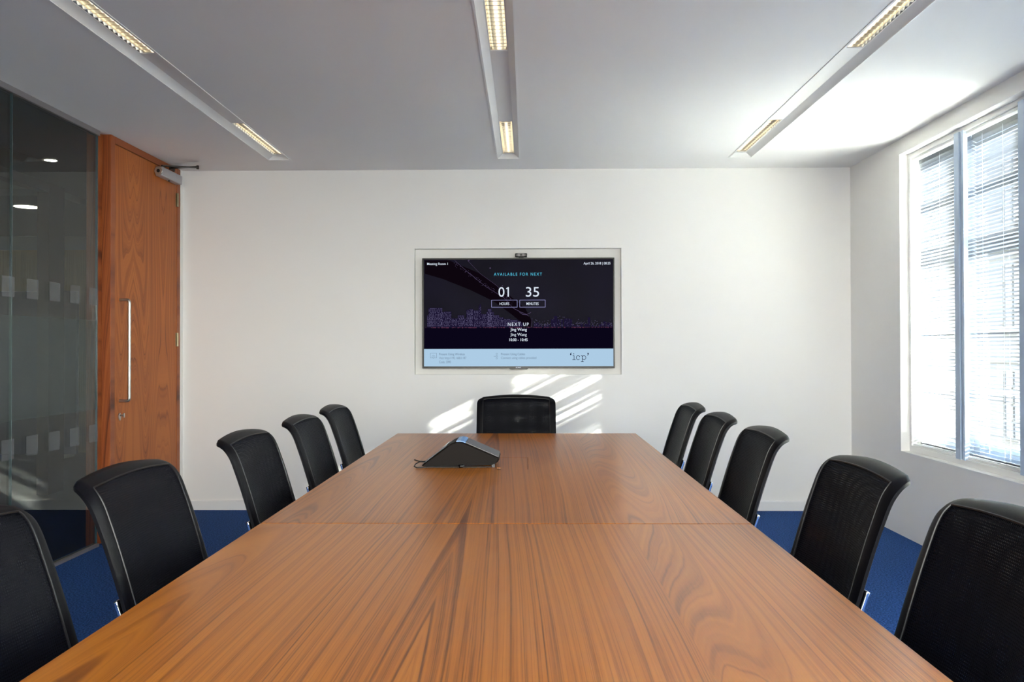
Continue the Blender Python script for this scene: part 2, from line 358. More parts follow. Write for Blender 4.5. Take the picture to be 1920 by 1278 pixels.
# ------------------------------------------------------------------ windows and blinds
def make_window(name, yfar, label):
    root = empty(name, (0, 0, 0), 0, label, 'window', kind='structure')
    x = XR + 0.052
    ynear = yfar - 3.18
    # face trim bead around the opening
    mb = MB(); b = 0.006; xx = XR - 0.003
    mb.box(xx, ynear - b, Z0 - b, XR, yfar + b, Z0).box(xx, ynear - b, Z1, XR, yfar + b, Z1 + b).box(xx, yfar, Z0, XR, yfar + b, Z1).box(xx, ynear - b, Z0, XR, ynear, Z1)
    mb.build('opening_bead', M_trim, root)
    # perimeter frame of the inner glazing
    mb = MB()
    mb.box(x, ynear, Z0, x + 0.05, yfar, Z0 + 0.036).box(x, ynear, Z1 - 0.03, x + 0.05, yfar, Z1)
    mb.box(x, yfar - 0.028, Z0 + 0.036, x + 0.05, yfar, Z1 - 0.03).box(x, ynear, Z0 + 0.036, x + 0.05, ynear + 0.028, Z1 - 0.03)
    mb.box(x + 0.012, ynear + .028, Z0 + 0.036, x + 0.03, yfar - .028, Z0 + 0.05).box(x + 0.012, ynear + .028, Z1 - 0.045, x + 0.03, yfar - .028, Z1 - 0.03)
    mb.build('inner_frame', M_trim, root, bevel=0.002)
    cs = [yfar - 0.65 - 0.635 * k for k in range(4)]
    for c in cs:
        mb = MB().box(x - 0.006, c - 0.052, Z0 + 0.03, x + 0.02, c - 0.026, Z1 - 0.02)
        mb.box(x - 0.012, c - 0.014, Z0 + 0.03, x + 0.03, c + 0.040, Z1 - 0.02).box(x + 0.004, c - 0.03, Z0 + 0.03, x + 0.03, c - 0.012, Z1 - 0.02)
        mb.build('mullion', M_frame, root, bevel=0.002)
    ed = [ynear + 0.028] + [v for c in cs[::-1] for v in (c - 0.052, c + 0.04)] + [yfar - 0.028]
    for i in range(0, len(ed), 2):
        MB().box(x + 0.018, ed[i], Z0 + 0.04, x + 0.022, ed[i + 1], Z1 - 0.035).build('pane', M_glass, root)
    # outer sliding sashes, one per bay, five panes high
    xs_ = XR + 0.215
    zb, zt = 0.655, 2.372
    oc = [yfar - 0.13 - 0.69 * k for k in range(5)]
    y_hi = yfar + 0.19
    for k, c in enumerate(oc):
        a, b_ = c - 0.28, c + 0.28
        far_ = y_hi if k == 0 else (oc[k - 1] - 0.28 + b_) / 2
        near_ = ynear - 0.19 if k == 4 else (oc[k + 1] + 0.28 + a) / 2
        mb = MB()
        mb.box(xs_, near_, Z0 + 0.03, xs_ + 0.05, a, Z1 - 0.01).box(xs_, b_, Z0 + 0.03, xs_ + 0.05, far_, Z1 - 0.01)
        mb.box(xs_, a, Z0 + 0.03, xs_ + 0.05, b_, zb).box(xs_, a, zt, xs_ + 0.05, b_, Z1 - 0.01)
        sh = mb.build('sash', M_sash, root, bevel=0.004)
        mb = MB()
        for zz, hh in ((2.11, 0.018), (1.785, 0.045), (1.302, 0.011), (0.95, 0.011)):
            mb.box(xs_ + 0.004, a, zz - hh, xs_ + 0.04, b_, zz + hh)
        mb.build('glazing_bar', M_sash, sh)
        MB().box(xs_ + 0.02, a, zb, xs_ + 0.023, b_, zt).build('glass', M_glass, sh)
    return root
make_window('window_1', W1[1], 'tall white-framed window with slatted blinds beside the far corner')
make_window('fill_window_side', W2[1], 'second window nearer the viewer, out of view, added for fill light')  # out-of-view window added to bring in fill light

w3 = empty('fill_window_rear', (0, YN - 0.08, 0), 0, 'wide plain window added behind the viewer for fill light', 'window', kind='structure')  # unseen rear window added to brighten the far wall
mb = MB().box(RW[0], 0, 0.55, RW[1], 0.06, 0.60).box(RW[0], 0, 2.40, RW[1], 0.06, 2.45)
for k in range(5):
    x = RW[0] + (RW[1] - RW[0] - 0.05) * k / 4; mb.box(x, 0, 0.60, x + 0.05, 0.06, 2.40)
mb.build('window_frame', M_trim, w3); MB().box(RW[0] + .05, 0.03, 0.6, RW[1] - .05, 0.034, 2.4).build('pane', M_glass, w3)

def make_blind(y0, y1, label, tilt=-0.31):
    root = empty('venetian_blind', (XR + 0.135, (y0 + y1) / 2, Z1 - 0.035), 0, label, 'blind', 'venetian blinds in the windows')
    hw = (y1 - y0) / 2; zt = -0.035; zb = -1.80
    MB().box(-0.0135, -hw, -0.028, 0.0135, hw, 0.0).build('headrail', M_slat, root, bevel=0.002)
    seed = y0 * 3.1; rs = random.Random(int(y0 * 100))
    mb = MB(); n = 83; pitch = (zt - zb) / n
    for i in range(n):
        z = zt - 0.006 - i * pitch; prof = []
        t = tilt + 0.05 * math.sin(i * 0.63 + 2 * seed) + rs.uniform(-0.10, 0.10)
        pts = [(-0.0125 * math.cos(0) + 0.025 * k / 4, 0.0022 * (1 - ((k - 2) / 2) ** 2)) for k in range(5)]
        P = [(px_, pz_ + z + px_ * t) for px_, pz_ in pts]
        for k in range(4):
            (xa, za), (xb, zb_) = P[k], P[k + 1]
            mb.quad((xa, -hw, za), (xb, -hw, zb_), (xb, hw, zb_), (xa, hw, za))
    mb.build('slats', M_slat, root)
    MB().box(-0.012, -hw, zb - 0.016, 0.012, hw, zb - 0.004).build('bottom_rail', M_slat, root, bevel=0.002)
    for yy in (-hw + 0.11, 0.0 + 0.0, hw - 0.11):
        mb = MB()
        mb.cyl((-0.0145, yy, -0.02), (-0.0145, yy, zb - 0.01), 0.0008, 6).cyl((0.0145, yy, -0.02), (0.0145, yy, zb - 0.01), 0.0008, 6)
        mb.build('ladder_cord', M_cord, root)
    return root
b1 = [W1[1] + 0.10, W1[1] - 0.65, W1[1] - 1.285, W1[1] - 1.92, W1[1] - 2.555, W1[1] - 3.30]
lab = ['slatted white blind in the window bay nearest the far corner', 'slatted white blind between the two window mullions in view',
       'slatted white blind cut by the right picture edge', 'slatted white blind in the fourth bay of the far window', 'slatted white blind in the bay of the far window nearest the viewer']
for i in range(3): make_blind(b1[i + 1] + 0.004, b1[i] - 0.004, lab[i])

# facade across the street
FX = 14.0
fac = empty('neighbouring_building', (FX, 24, 0), 0, 'pale stone office building across the street seen through the blinds', 'building')
mb = MB(); mb.box(0.0, -13, -9, 1.0, 16, 14)
ys = [y - 24 for y in [24.8 - 2.2 * k for k in range(-6, 6)]]
zsx = [1.70 + 3.1 * k for k in range(-3, 4)]
for z in zsx: mb.box(-0.08, -13, z - 0.75, 0.0, 16, z - 0.55); mb.box(-0.05, -13, z + 2.15, 0.0, 16, z + 2.3)
mb.build('facade_wall', M_stone, fac)
for z in zsx:
    if z < -5 or z > 9: continue
    for y in ys:
        fr = MB(); a, b = y - 0.44, y + 0.44
        fr.box(-0.06, a - 0.06, z - 0.08, 0.0, b + 0.06, z).box(-0.06, a - 0.06, z + 1.9, 0, b + 0.06, z + 1.98).box(-0.06, a - 0.06, z, 0, a, z + 1.9).box(-0.06, b, z, 0, b + 0.06, z + 1.9)
        fr.box(-0.05, y - 0.03, z, 0.0, y + 0.03, z + 1.9)
        for k in (1, 2, 3): fr.box(-0.05, a, z + 0.475 * k - 0.02, 0, b, z + 0.475 * k + 0.02)
        wn = fr.build('window_frame', M_stone, fac)
        MB().box(-0.02, a, z, -0.005, b, z + 1.9).build('window_pane', M_darkwin, wn)

mb = MB().box(0, -14, -9, 6, 0, 13)  # unseen block added to keep direct sun off the table
for z in range(-8, 13, 3): mb.box(-0.1, -14, z, 0, 0, z + 0.3)
nb = empty('sun_blocker_block', (FX, -3.6, 0), 0, 'added stone block out of view to the right, blocking the sun', 'building'); mb.build('sun_blocker_wall', M_stone, nb)

# ------------------------------------------------------------------ ceiling luminaires
def make_luminaire(cx, label):
    root = empty('recessed_ceiling_light', (cx, 0, H), 0, label, 'ceiling light', 'recessed lighting channels in the ceiling')
    d = 0.032; iw = 0.042
    y0, y1 = CY0 + 0.002, CY1 - 0.002
    louv = [(5.12, 5.97), (3.05, 3.91), (0.97, 1.83), (-1.10, -0.24)]
    mb = MB()
    mb.quad((-CW, y0, 0), (-iw, y0, d), (-iw, y1, d), (-CW, y1, 0)).quad((CW, y0, 0), (iw, y0, d), (iw, y1, d), (CW, y1, 0))
    mb.quad((-CW, y1, 0), (-iw, y1, d), (iw, y1, d), (CW, y1, 0)).quad((-CW, y0, 0), (-iw, y0, d), (iw, y0, d), (CW, y0, 0))
    mb.build('housing', M_lamp, root)
    mb = MB(); k = 0.007
    mb.box(-CW - k, y0 - k, -0.003, -CW + 0.003, y1 + k, 0.0).box(CW - 0.003, y0 - k, -0.003, CW + k, y1 + k, 0.0)
    mb.box(-CW + .003, y1 - .003, -0.003, CW - .003, y1 + k, 0.0).box(-CW + .003, y0 - k, -0.003, CW - .003, y0 + .003, 0.0)
    mb.build('edge_trim', M_lamp, root)
    ed = [y0] + [v for a, b in louv[::-1] for v in (a, b)] + [y1]
    for i in range(0, len(ed), 2):
        mb = MB().box(-iw, ed[i], d, iw, ed[i + 1], d + 0.003); mb.build('blank_panel', M_lamp, root)
    for a, b in louv:
        w_ = 0.038
        mb = MB()   # white louvre surround
        mb.box(-iw, a, d - 0.001, -w_, b, d + 0.004).box(w_, a, d - 0.001, iw, b, d + 0.004).box(-w_, a, d - 0.001, w_, a + 0.006, d + 0.004).box(-w_, b - 0.006, d - 0.001, w_, b, d + 0.004)
        lv = mb.build('louvre', M_lamp, root)
        mb = MB(); n = 20; p = (b - a - 0.012) / n
        for i in range(n + 1):
            y = a + 0.006 + i * p
            y = min(max(y, a + 0.0085), b - 0.0085)
            mb.prism([(y - 0.0022, d + 0.002), (y + 0.0022, d + 0.002), (y + 0.0008, d + 0.022), (y - 0.0008, d + 0.022)], 0, -w_, w_)
        for sgn in (-1, 1):
            q = [(sgn * w_, d + 0.001), (sgn * 0.030, d + 0.012), (sgn * 0.026, d + 0.024)]
            for (xa, za), (xb, zb_) in zip(q, q[1:]): mb.quad((xa, a + .006, za), (xb, a + .006, zb_), (xb, b - .006, zb_), (xa, b - .006, za))
        mb.build('fin', M_louvre, lv)
        mb = MB().box(-0.041, a, d + 0.050, 0.041, b, d + 0.053).box(-0.041, a, d + 0.022, -0.039, b, d + 0.05).box(0.039, a, d + 0.022, 0.041, b, d + 0.05)
        mb.build('reflector', M_louvre, lv)
        MB().cyl((0, a + 0.03, d + 0.036), (0, b - 0.03, d + 0.036), 0.008, 12).build('tube', M_tube, lv, smooth=True)
    return root
make_luminaire(CH[0], 'long recessed ceiling light with golden louvres, on the door side')
make_luminaire(CH[1], 'long recessed ceiling light over the middle of the table')
make_luminaire(CH[2], 'long recessed ceiling light with silvery louvres, nearest the window')

# ------------------------------------------------------------------ glass partition and door (left side)
GX = -2.628
part = empty('wall_left', (GX, 0, 0), 0, 'full-height dark glass partition with a frosted band beside the door', 'partition', kind='structure')
seams = [-2.4, -0.6, 0.72, 2.04, 3.28 + 1.02 , 5.165]
seams = [-2.4, -0.70, 0.967, 2.633, 4.297, 5.165]
for i in range(5):
    a, b = seams[i] + 0.002, seams[i + 1] - 0.002
    MB().box(-0.006, a, 0.02, 0.006, b, H - 0.03).build('glass_pane', M_part, part)
    MB().box(0.0075, a, 0.836, 0.0085, b, 1.374).build('frosted_band', M_frost, part)
for s_ in seams[1:-1]:
    MB().box(-0.006, s_ - 0.0018, 0.02, 0.0065, s_ + 0.0018, H - 0.03).build('glass_joint', M_glass_edge, part)
MB().box(-0.006, 5.161, 0.02, 0.0065, 5.166, H - 0.03).build('glass_joint', M_glass_edge, part)
for zlo in (1.467, 0.641):
    k = 0
    while 5.12 - 0.212 * k > 2.2:
        y = 5.115 - 0.2125 * k - 0.0 - 0.0
        MB().box(0.0075, y - 0.052, zlo, 0.0085, y + 0.052, zlo + 0.104).build('frosted_square', M_frost2, part); k += 1
MB().box(-0.02, YN, H - 0.03, 0.02, 5.165, H).build('top_channel', M_alu, part)
MB().box(-0.02, YN, 0.0, 0.02, 5.165, 0.018).build('bottom_channel', M_alu, part)

dr = empty('door_1', (XL, 5.775, 0), 0, 'walnut-veneered door with a long steel pull handle, left of the far wall', 'door', kind='structure')
# frame: y 5.245..6.305 -> local -0.53..0.53
mb = MB(); fx0, fx1 = -0.115, 0.0
mb.box(fx0, -0.53, 0, fx1, -0.475, H - 0.001).box(fx0, 0.475, 0, fx1, 0.528, H - 0.001).box(fx0, -0.475, H - 0.045, fx1, 0.475, H - 0.001)
mb.box(fx0, -0.475, 0, fx0 + 0.05, -0.455, H - 0.045).box(fx0, 0.455, 0, fx0 + 0.05, 0.475, H - 0.045).box(fx0, -0.455, H - 0.06, fx0 + 0.05, 0.455, H - 0.045)
mb.box(fx0, -0.605, 0, -0.056, -0.531, H - 0.001)
fr = mb.build('door_frame', M_lining, dr, bevel=0.002)
leaf = MB().box(-0.048, -0.4725, 0.006, -0.003, 0.4725, H - 0.049).build('door_leaf', M_door, dr, bevel=0.0015)
# pull handle
yh = 5.366 - 5.775
pts = []
zt_, zb2, pr, rr_ = 1.513, 0.873, 0.060, 0.016
pts.append((-0.004, yh, zt_)); pts.append((pr - rr_, yh, zt_))
for k in range(1, 6):
    a = k / 6 * PI / 2; pts.append((pr - rr_ + rr_ * math.sin(a), yh, zt_ - rr_ + rr_ * math.cos(a)))
pts.append((pr, yh, zt_ - rr_)); pts.append((pr, yh, zb2 + rr_))
for k in range(1, 6):
    a = k / 6 * PI / 2; pts.append((pr - rr_ + rr_ * math.cos(a), yh, zb2 + rr_ - rr_ * math.sin(a)))
pts.append((pr - rr_, yh, zb2)); pts.append((-0.004, yh, zb2))
MB().tube(pts, 0.0095, 16).build('pull_handle', M_steel, leaf, smooth=True)
# lock: oval rose with thumb turn
mb = MB(); yl = 5.361 - 5.775; zl = 0.776
mb.prism([(yl + 0.013 * math.cos(a * PI / 12), zl - 0.003 + 0.024 * math.sin(a * PI / 12)) for a in range(24)], 0, -0.003, 0.005)
mb.cyl((0.004, yl, zl + 0.006), (0.030, yl, zl + 0.006), 0.006, 14)
mb.box(0.024, yl - 0.0035, zl - 0.008, 0.034, yl + 0.0035, zl + 0.020)
mb.build('thumb_turn_lock', M_steel, leaf, bevel=0.001)
for zc in (2.30, 1.27, 0.25):
    MB().cyl((0.004, 0.474, zc - 0.05), (0.004, 0.474, zc + 0.05), 0.007, 14).box(-0.004, 0.45, zc - 0.05, -0.0015, 0.4745, zc + 0.05).build('hinge', M_brass, leaf, smooth=True)
# overhead closer: body with end cap, shaft, two arms
cl = MB().box(0.0, 0.10, 2.405, 0.052, 0.44, 2.470).build('closer_body', M_silver, leaf, bevel=0.006)
mb = MB().cyl((0.026, 0.088, 2.4375), (0.026, 0.101, 2.4375), 0.029, 28); mb.build('end_cap', M_steel, cl, bevel=0.003)
mb = MB().cyl((0.026, 0.087, 2.4375), (0.026, 0.0885, 2.4375), 0.012, 18).cyl((0.028, 0.16, 2.468), (0.028, 0.16, 2.490), 0.013, 16).cyl((0.028, 0.26, 2.395), (0.028, 0.26, 2.406), 0.006, 12)
mb.build('spindle', M_black, cl, smooth=True)
M_arm = mat('dark_steel_arm', srgb(58, 54, 52), 0.35, 0.8)
A0 = Vector((0.028, 0.16, 2.486)); E0 = Vector((0.235, 0.26, 2.494)); B0 = Vector((-0.01, 0.36, 2.512))
def flat_arm(mb, p, q, w_, t):
    d = (q - p); l = d.length; d.normalize(); s = Vector((-d.y, d.x, 0)).normalized() * w_; u = Vector((0, 0, t))
    v = [p - s - u, p + s - u, p + s + u, p - s + u, q - s - u, q + s - u, q + s + u, q - s + u]
    b = [mb.b.verts.new(x) for x in v]
    for f in ((0,1,2,3),(4,7,6,5),(0,4,5,1),(1,5,6,2),(2,6,7,3),(3,7,4,0)): mb.b.faces.new([b[i] for i in f])
mb = MB(); flat_arm(mb, A0, E0, 0.012, 0.004); flat_arm(mb, E0 + Vector((0, 0, 0.006)), B0, 0.010, 0.004)
mb.cyl(E0 - Vector((0, 0, 0.012)), E0 + Vector((0, 0, 0.014)), 0.009, 14).box(-0.03, 0.33, 2.497, 0.006, 0.42, 2.520)
mb.build('closer_arm', M_arm, dr, smooth=False)

# ------------------------------------------------------------------ corridor beyond the glass
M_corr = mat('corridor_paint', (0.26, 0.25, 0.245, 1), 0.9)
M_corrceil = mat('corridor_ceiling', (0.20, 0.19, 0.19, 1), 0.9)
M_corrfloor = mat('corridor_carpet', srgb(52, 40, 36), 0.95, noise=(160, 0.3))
M_darkframe = mat('dark_stained_frame', srgb(52, 38, 36), 0.5)
M_screenblue = mat('navy_fabric', srgb(34, 40, 62), 0.9, noise=(200, 0.2))
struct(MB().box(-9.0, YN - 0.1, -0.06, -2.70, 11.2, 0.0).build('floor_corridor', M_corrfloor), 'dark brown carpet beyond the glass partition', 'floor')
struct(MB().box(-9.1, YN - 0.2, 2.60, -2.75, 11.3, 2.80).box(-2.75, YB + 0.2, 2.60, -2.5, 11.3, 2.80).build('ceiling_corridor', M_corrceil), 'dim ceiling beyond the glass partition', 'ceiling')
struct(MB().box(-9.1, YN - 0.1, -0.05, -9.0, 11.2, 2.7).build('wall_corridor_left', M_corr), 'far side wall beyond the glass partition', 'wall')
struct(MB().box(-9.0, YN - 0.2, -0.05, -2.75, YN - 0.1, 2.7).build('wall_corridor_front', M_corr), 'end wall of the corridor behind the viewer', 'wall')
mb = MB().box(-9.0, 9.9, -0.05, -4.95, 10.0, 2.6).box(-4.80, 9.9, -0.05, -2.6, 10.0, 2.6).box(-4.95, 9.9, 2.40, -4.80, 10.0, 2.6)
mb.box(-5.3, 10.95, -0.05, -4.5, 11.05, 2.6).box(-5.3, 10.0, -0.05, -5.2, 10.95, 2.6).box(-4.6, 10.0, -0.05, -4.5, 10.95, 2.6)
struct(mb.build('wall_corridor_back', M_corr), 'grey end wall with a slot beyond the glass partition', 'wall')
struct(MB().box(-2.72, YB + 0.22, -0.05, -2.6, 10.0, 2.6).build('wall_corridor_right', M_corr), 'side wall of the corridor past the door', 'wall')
wp = empty('wood_panelling', (-5.0, 9.88, 0), 0, 'tan wood wall panelling seen through the glass', 'wall panelling')
for a, b in ((-3.9, -2.1), (-2.09, -1.2), (-1.19, -0.01), (0.20, 1.05), (1.06, 2.38)):
    MB().box(a, -0.02, 0.0, b, 0.015, 2.36).build('panel', M_panelw, wp, bevel=0.003)
# dark timber screen frame standing across the corridor
fr2 = empty('timber_screen_frame', (-4.0, 7.1, 0), 0, 'dark timber frame with post and beam beyond the glass', 'frame')
MB().box(-0.05, -0.12, 0, 0.05, 0.12, 2.58).build('post', M_darkframe, fr2, bevel=0.003)
MB().box(-0.05, -8.0, 2.50, 0.05, -0.12, 2.58).build('beam', M_darkframe, fr2, bevel=0.003)
# lower ceiling past the screen
struct(MB().box(-9.0, 7.25, 2.52, -4.06, 9.86, 2.58).build('ceiling_dropped', M_corrceil), 'lower ceiling panel beyond the timber frame', 'ceiling')
bs = empty('low_screen', (-5.3, 9.3, 0), 0, 'navy fabric office screen in front of the wood panelling', 'office screen')
MB().box(-1.6, -0.03, 0.05, 0.36, 0.03, 1.84).build('fabric_panel', M_screenblue, bs, bevel=0.008)
for xx in (-1.4, 0.2): MB().box(xx - 0.02, -0.2, 0.0, xx + 0.02, 0.2, 0.05).build('foot', M_alu, bs)
cb = empty('wall_basin', (-4.87, 10.55, 0), 0, 'small white basin in the slot beyond the wood panelling', 'basin')
mb = MB().prism([(-0.25, 1.98), (0.25, 1.98), (0.25, 1.86), (0.12, 1.74), (-0.2, 1.86)], 1, -0.3, 0.2); mb.build('bowl', M_trim, cb, bevel=0.01)
MB().box(-0.26, -0.32, 1.98, 0.26, 0.25, 2.0).build('rim', M_trim, cb, bevel=0.004)
wc = empty('white_cabinet', (-4.87, 10.45, 0), 0, 'narrow white cabinet below the basin beyond the glass', 'cabinet')
MB().box(-0.25, -0.2, 0.0, 0.25, 0.35, 1.70).build('carcass', M_trim, wc, bevel=0.004)
MB().box(-0.02, -0.215, 1.1, 0.20, -0.2, 1.52).build('door', M_corr, wc)

def downlight(x, y, z, r, label, s):
    root = empty('downlight', (x, y, z), 0, label, 'ceiling light', 'round downlights beyond the glass')
    mb = MB(); n = 32; a = [(r * math.cos(k * 2 * PI / n), r * math.sin(k * 2 * PI / n)) for k in range(n)]
    for k in range(n):
        p, q = a[k], a[(k + 1) % n]; f_ = 1.22
        mb.quad((p[0], p[1], -0.004), (q[0], q[1], -0.004), (q[0] * f_, q[1] * f_, -0.001), (p[0] * f_, p[1] * f_, -0.001))
    mb.build('bezel', M_alu, root)
    MB().prism(a, 2, -0.003, 0.0).build('diffuser', emis('downlight_glow', (1.0, 0.86, 0.68, 1), s), root)
downlight(-3.52, 6.24, 2.60, 0.042, 'small round downlight in the corridor ceiling', 30)
downlight(-4.62, 7.80, 2.52, 0.11, 'large round downlight beyond the dark timber frame', 9)
downlight(-5.6, 3.2, 2.60, 0.10, 'round downlight over the corridor nearer the viewer', 9)

# ------------------------------------------------------------------ conference table (two butted modules)
TX0, TX1, TZ = -0.705, 0.587, 0.74
def make_table(y0, y1, label, hatch):
    cx, cy = (TX0 + TX1) / 2, (y0 + y1) / 2
    root = empty('conference_table', (cx, cy, 0), 0, label, 'table', 'conference table halves')
    hx, hy = (TX1 - TX0) / 2, (y1 - y0) / 2
    if hatch:
        # leave a neat opening for the cable hatch
        a, b, c, d = hatch[0] - cx, hatch[1] - cx, hatch[2] - cy, hatch[3] - cy
        g = 0.0015
        mb = MB()
        xs_, ys_ = [-hx, a - g, b + g, hx], [-hy, c - g, d + g, hy]
        V = {}
        for zi, z in enumerate((TZ - 0.03, TZ)):
            for i, x in enumerate(xs_):
                for j, y in enumerate(ys_): V[i, j, zi] = mb.b.verts.new((x, y, z))
        for i in range(3):
            for j in range(3):
                if i == 1 and j == 1: continue
                mb.b.faces.new((V[i, j, 1], V[i + 1, j, 1], V[i + 1, j + 1, 1], V[i, j + 1, 1]))
                mb.b.faces.new((V[i, j, 0], V[i, j + 1, 0], V[i + 1, j + 1, 0], V[i + 1, j, 0]))
        def side(p, q): mb.b.faces.new((V[p + (0,)], V[q + (0,)], V[q + (1,)], V[p + (1,)]))
        for i in range(3): side((i, 0), (i + 1, 0)); side((i + 1, 3), (i, 3)); side((3, i), (3, i + 1)); side((0, i + 1), (0, i))
        side((1, 1), (2, 1)); side((2, 1), (2, 2)); side((2, 2), (1, 2)); side((1, 2), (1, 1))
        top = mb.build('tabletop', M_table, root, bevel=0.0012)
        nt_ = 0.016
        mb = MB().prism([(a, c + 0.05), (a + nt_, c + 0.05), (a + nt_, c), (b, c), (b, d), (a, d)], 2, TZ - 0.025, TZ - 0.0004)
        mb.build('cable_hatch', M_table, root)
        MB().box(a - 0.0005, c - 0.0005, TZ - 0.028, a + nt_ - 0.001, c + 0.0495, TZ - 0.004).build('notch_fill', M_black, root)  # black box added so the open notch reads black
        mb = MB().box(a - 0.01, c - 0.01, TZ - 0.12, b + 0.01, d + 0.01, TZ - 0.11); mb.build('cable_tray', M_black, root)
    else:
        top = MB().box(-hx, -hy, TZ - 0.03, hx, hy, TZ).build('tabletop', M_table, root, bevel=0.0012)
    MB().box(-hx + 0.25, -hy + 0.2, TZ - 0.09, hx - 0.25, -hy + 0.24, TZ - 0.03).box(-hx + 0.25, hy - 0.24, TZ - 0.09, hx - 0.25, hy - 0.2, TZ - 0.03)\
        .box(-hx + 0.25, -hy + 0.24, TZ - 0.09, -hx + 0.29, hy - 0.24, TZ - 0.03).box(hx - 0.29, -hy + 0.24, TZ - 0.09, hx - 0.25, hy - 0.24, TZ - 0.03).build('under_frame', M_steel, root)
    for sx_ in (-1, 1):
        for sy_ in (-1, 1):
            MB().cyl((sx_ * (hx - 0.27), sy_ * (hy - 0.22), 0.0), (sx_ * (hx - 0.27), sy_ * (hy - 0.22), TZ - 0.09), 0.028, 20).build('leg', M_steel, root, smooth=True)
    return root
make_table(2.250, 4.632, 'far half of the long wooden conference table, with the cable hatch', (-0.117, 0.002, 3.254, 3.60))
make_table(-0.135, 2.244, 'near half of the long wooden conference table in the foreground', None)

# ------------------------------------------------------------------ chairs
PROF = [(-0.075, 0.40), (-0.055, 0.46), (-0.030, 0.54), (0.0, 0.62), (0.020, 0.69), (0.040, 0.76), (0.057, 0.815), (0.068, 0.848), (0.079, 0.870), (0.094, 0.886), (0.112, 0.894), (0.130, 0.894)]
def spline(P, n):
    out = []; m = len(P) - 1
    for i in range(n + 1):
        t = i / n * m; k = min(int(t), m - 1); u = t - k
        p0, p1, p2, p3 = [Vector(P[min(max(j, 0), m)]) for j in (k - 1, k, k + 1, k + 2)]
        out.append(0.5 * ((2 * p1) + (p2 - p0) * u + (2 * p0 - 5 * p1 + 4 * p2 - p3) * u * u + (3 * p1 - p0 - 3 * p2 + p3) * u ** 3))
    return out
def make_chair(loc, rz, label):
    """sits facing local +X; the back leans towards -X; origin on the floor under the front of the back at 0.62 m"""
    root = empty('conference_chair', loc, rz, label, 'chair', 'black mesh conference chairs around the table')
    W = 0.236; r = 0.066
    S = spline(PROF, 44)
    L_ = [0.0]
    for a, b in zip(S, S[1:]): L_.append(L_[-1] + (b - a).length)
    T = L_[-1]
    NY = 26
    def pt(i, v, off):
        """i profile index, v -1..1 across, off thickness offset (positive = rearwards)"""
        d = T - L_[i]
        hw = W if d > r else W - r + math.sqrt(max(0.0, r * r - (r - d) ** 2)) * 1.0
        d0 = L_[i]
        if d0 < r: hw = min(hw, W - r + math.sqrt(max(0.0, r * r - (r - d0) ** 2)))
        hw = max(hw, W - r * 0.85)
        a, b = S[max(i - 1, 0)], S[min(i + 1, len(S) - 1)]
        tn = (b - a).normalized(); nx, nz = tn.y, -tn.x    # rearward normal (u,z)
        y = v * hw
        arc = 0.016 * (1 - v * v) * min(1, L_[i] / T) ** 2
        cup = 0.016 * v * v * (1 - (L_[i] / T) ** 3)      # the edges wrap forward a little
        u = S[i].x - cup + nx * off; z = S[i].y + arc + nz * off
        return Vector((-u, y, z))
    ni = len(S)
    vv = [-1 + 2 * j / NY for j in range(NY + 1)]
    bj = 2; bi_top = 9; bi_bot = 3
    def is_panel(i, j): return bj <= j < NY - bj and bi_bot <= i < ni - 1 - bi_top
    # padded perimeter band (front and rear skins, closed)
    mb = MB(); F = {}; Rr = {}
    th = 0.011
    for i in range(ni):
        for j in range(NY + 1):
            e_ = min(j, NY - j, i, ni - 1 - i); k = 0.35 if e_ == 0 else 1.0
            F[i, j] = mb.b.verts.new(pt(i, vv[j], -th * k)); Rr[i, j] = mb.b.verts.new(pt(i, vv[j], th * k))
    for i in range(ni - 1):
        for j in range(NY):
            if is_panel(i, j): continue
            mb.b.faces.new((F[i, j], F[i, j + 1], F[i + 1, j + 1], F[i + 1, j])); mb.b.faces.new((Rr[i, j], Rr[i + 1, j], Rr[i + 1, j + 1], Rr[i, j + 1]))
    def seam(p, q): mb.b.faces.new((F[p], F[q], Rr[q], Rr[p]))
    for i in range(ni - 1): seam((i, 0), (i + 1, 0)); seam((i + 1, NY), (i, NY))
    for j in range(NY): seam((0, j + 1), (0, j)); seam((ni - 1, j), (ni - 1, j + 1))
    i0, i1, j0, j1 = bi_bot, ni - 1 - bi_top, bj, NY - bj
    for i in range(i0, i1): seam((i + 1, j0), (i, j0)); seam((i, j1), (i + 1, j1))
    for j in range(j0, j1): seam((i0, j), (i0, j + 1)); seam((i1, j + 1), (i1, j))
    for v in [v for v in mb.b.verts if not v.link_faces]: mb.b.verts.remove(v)
    bf = mb.build('back_frame', M_band, root, smooth=True)
    # the stretched mesh: a front and a rear skin
    for nm, off, m_ in (('mesh_panel', -th * 0.75, M_mesh_a), ('mesh_lining', th * 0.6, M_mesh_b)):
        mb = MB(); G = {}
        for i in range(i0, i1 + 1):
            for j in range(j0, j1 + 1):
                q = math.sin(PI * (i - i0) / (i1 - i0)) * math.sin(PI * (j - j0) / (j1 - j0))
                G[i, j] = mb.b.verts.new(pt(i, vv[j], off + (0.012 if off < 0 else 0.016) * q))
        for i in range(i0, i1):
            for j in range(j0, j1): mb.b.faces.new((G[i, j], G[i, j + 1], G[i + 1, j + 1], G[i + 1, j]))
        mb.build(nm, m_, root, smooth=True)
    # piping that outlines the band
    loop = [pt(i, vv[j0], -th * 1.05) for i in range(i0, i1)] + [pt(i1, vv[j], -th * 1.05) for j in range(j0, j1)] + [pt(i, vv[j1], -th * 1.05) for i in range(i1, i0, -1)] + [pt(i0, vv[j], -th * 1.05) for j in range(j1, j0, -1)]
    MB().tube(loop, 0.0022, 6, closed=True).build('piping', M_black, root, smooth=True)
    # seat cushion
    mb = MB(); sec = []
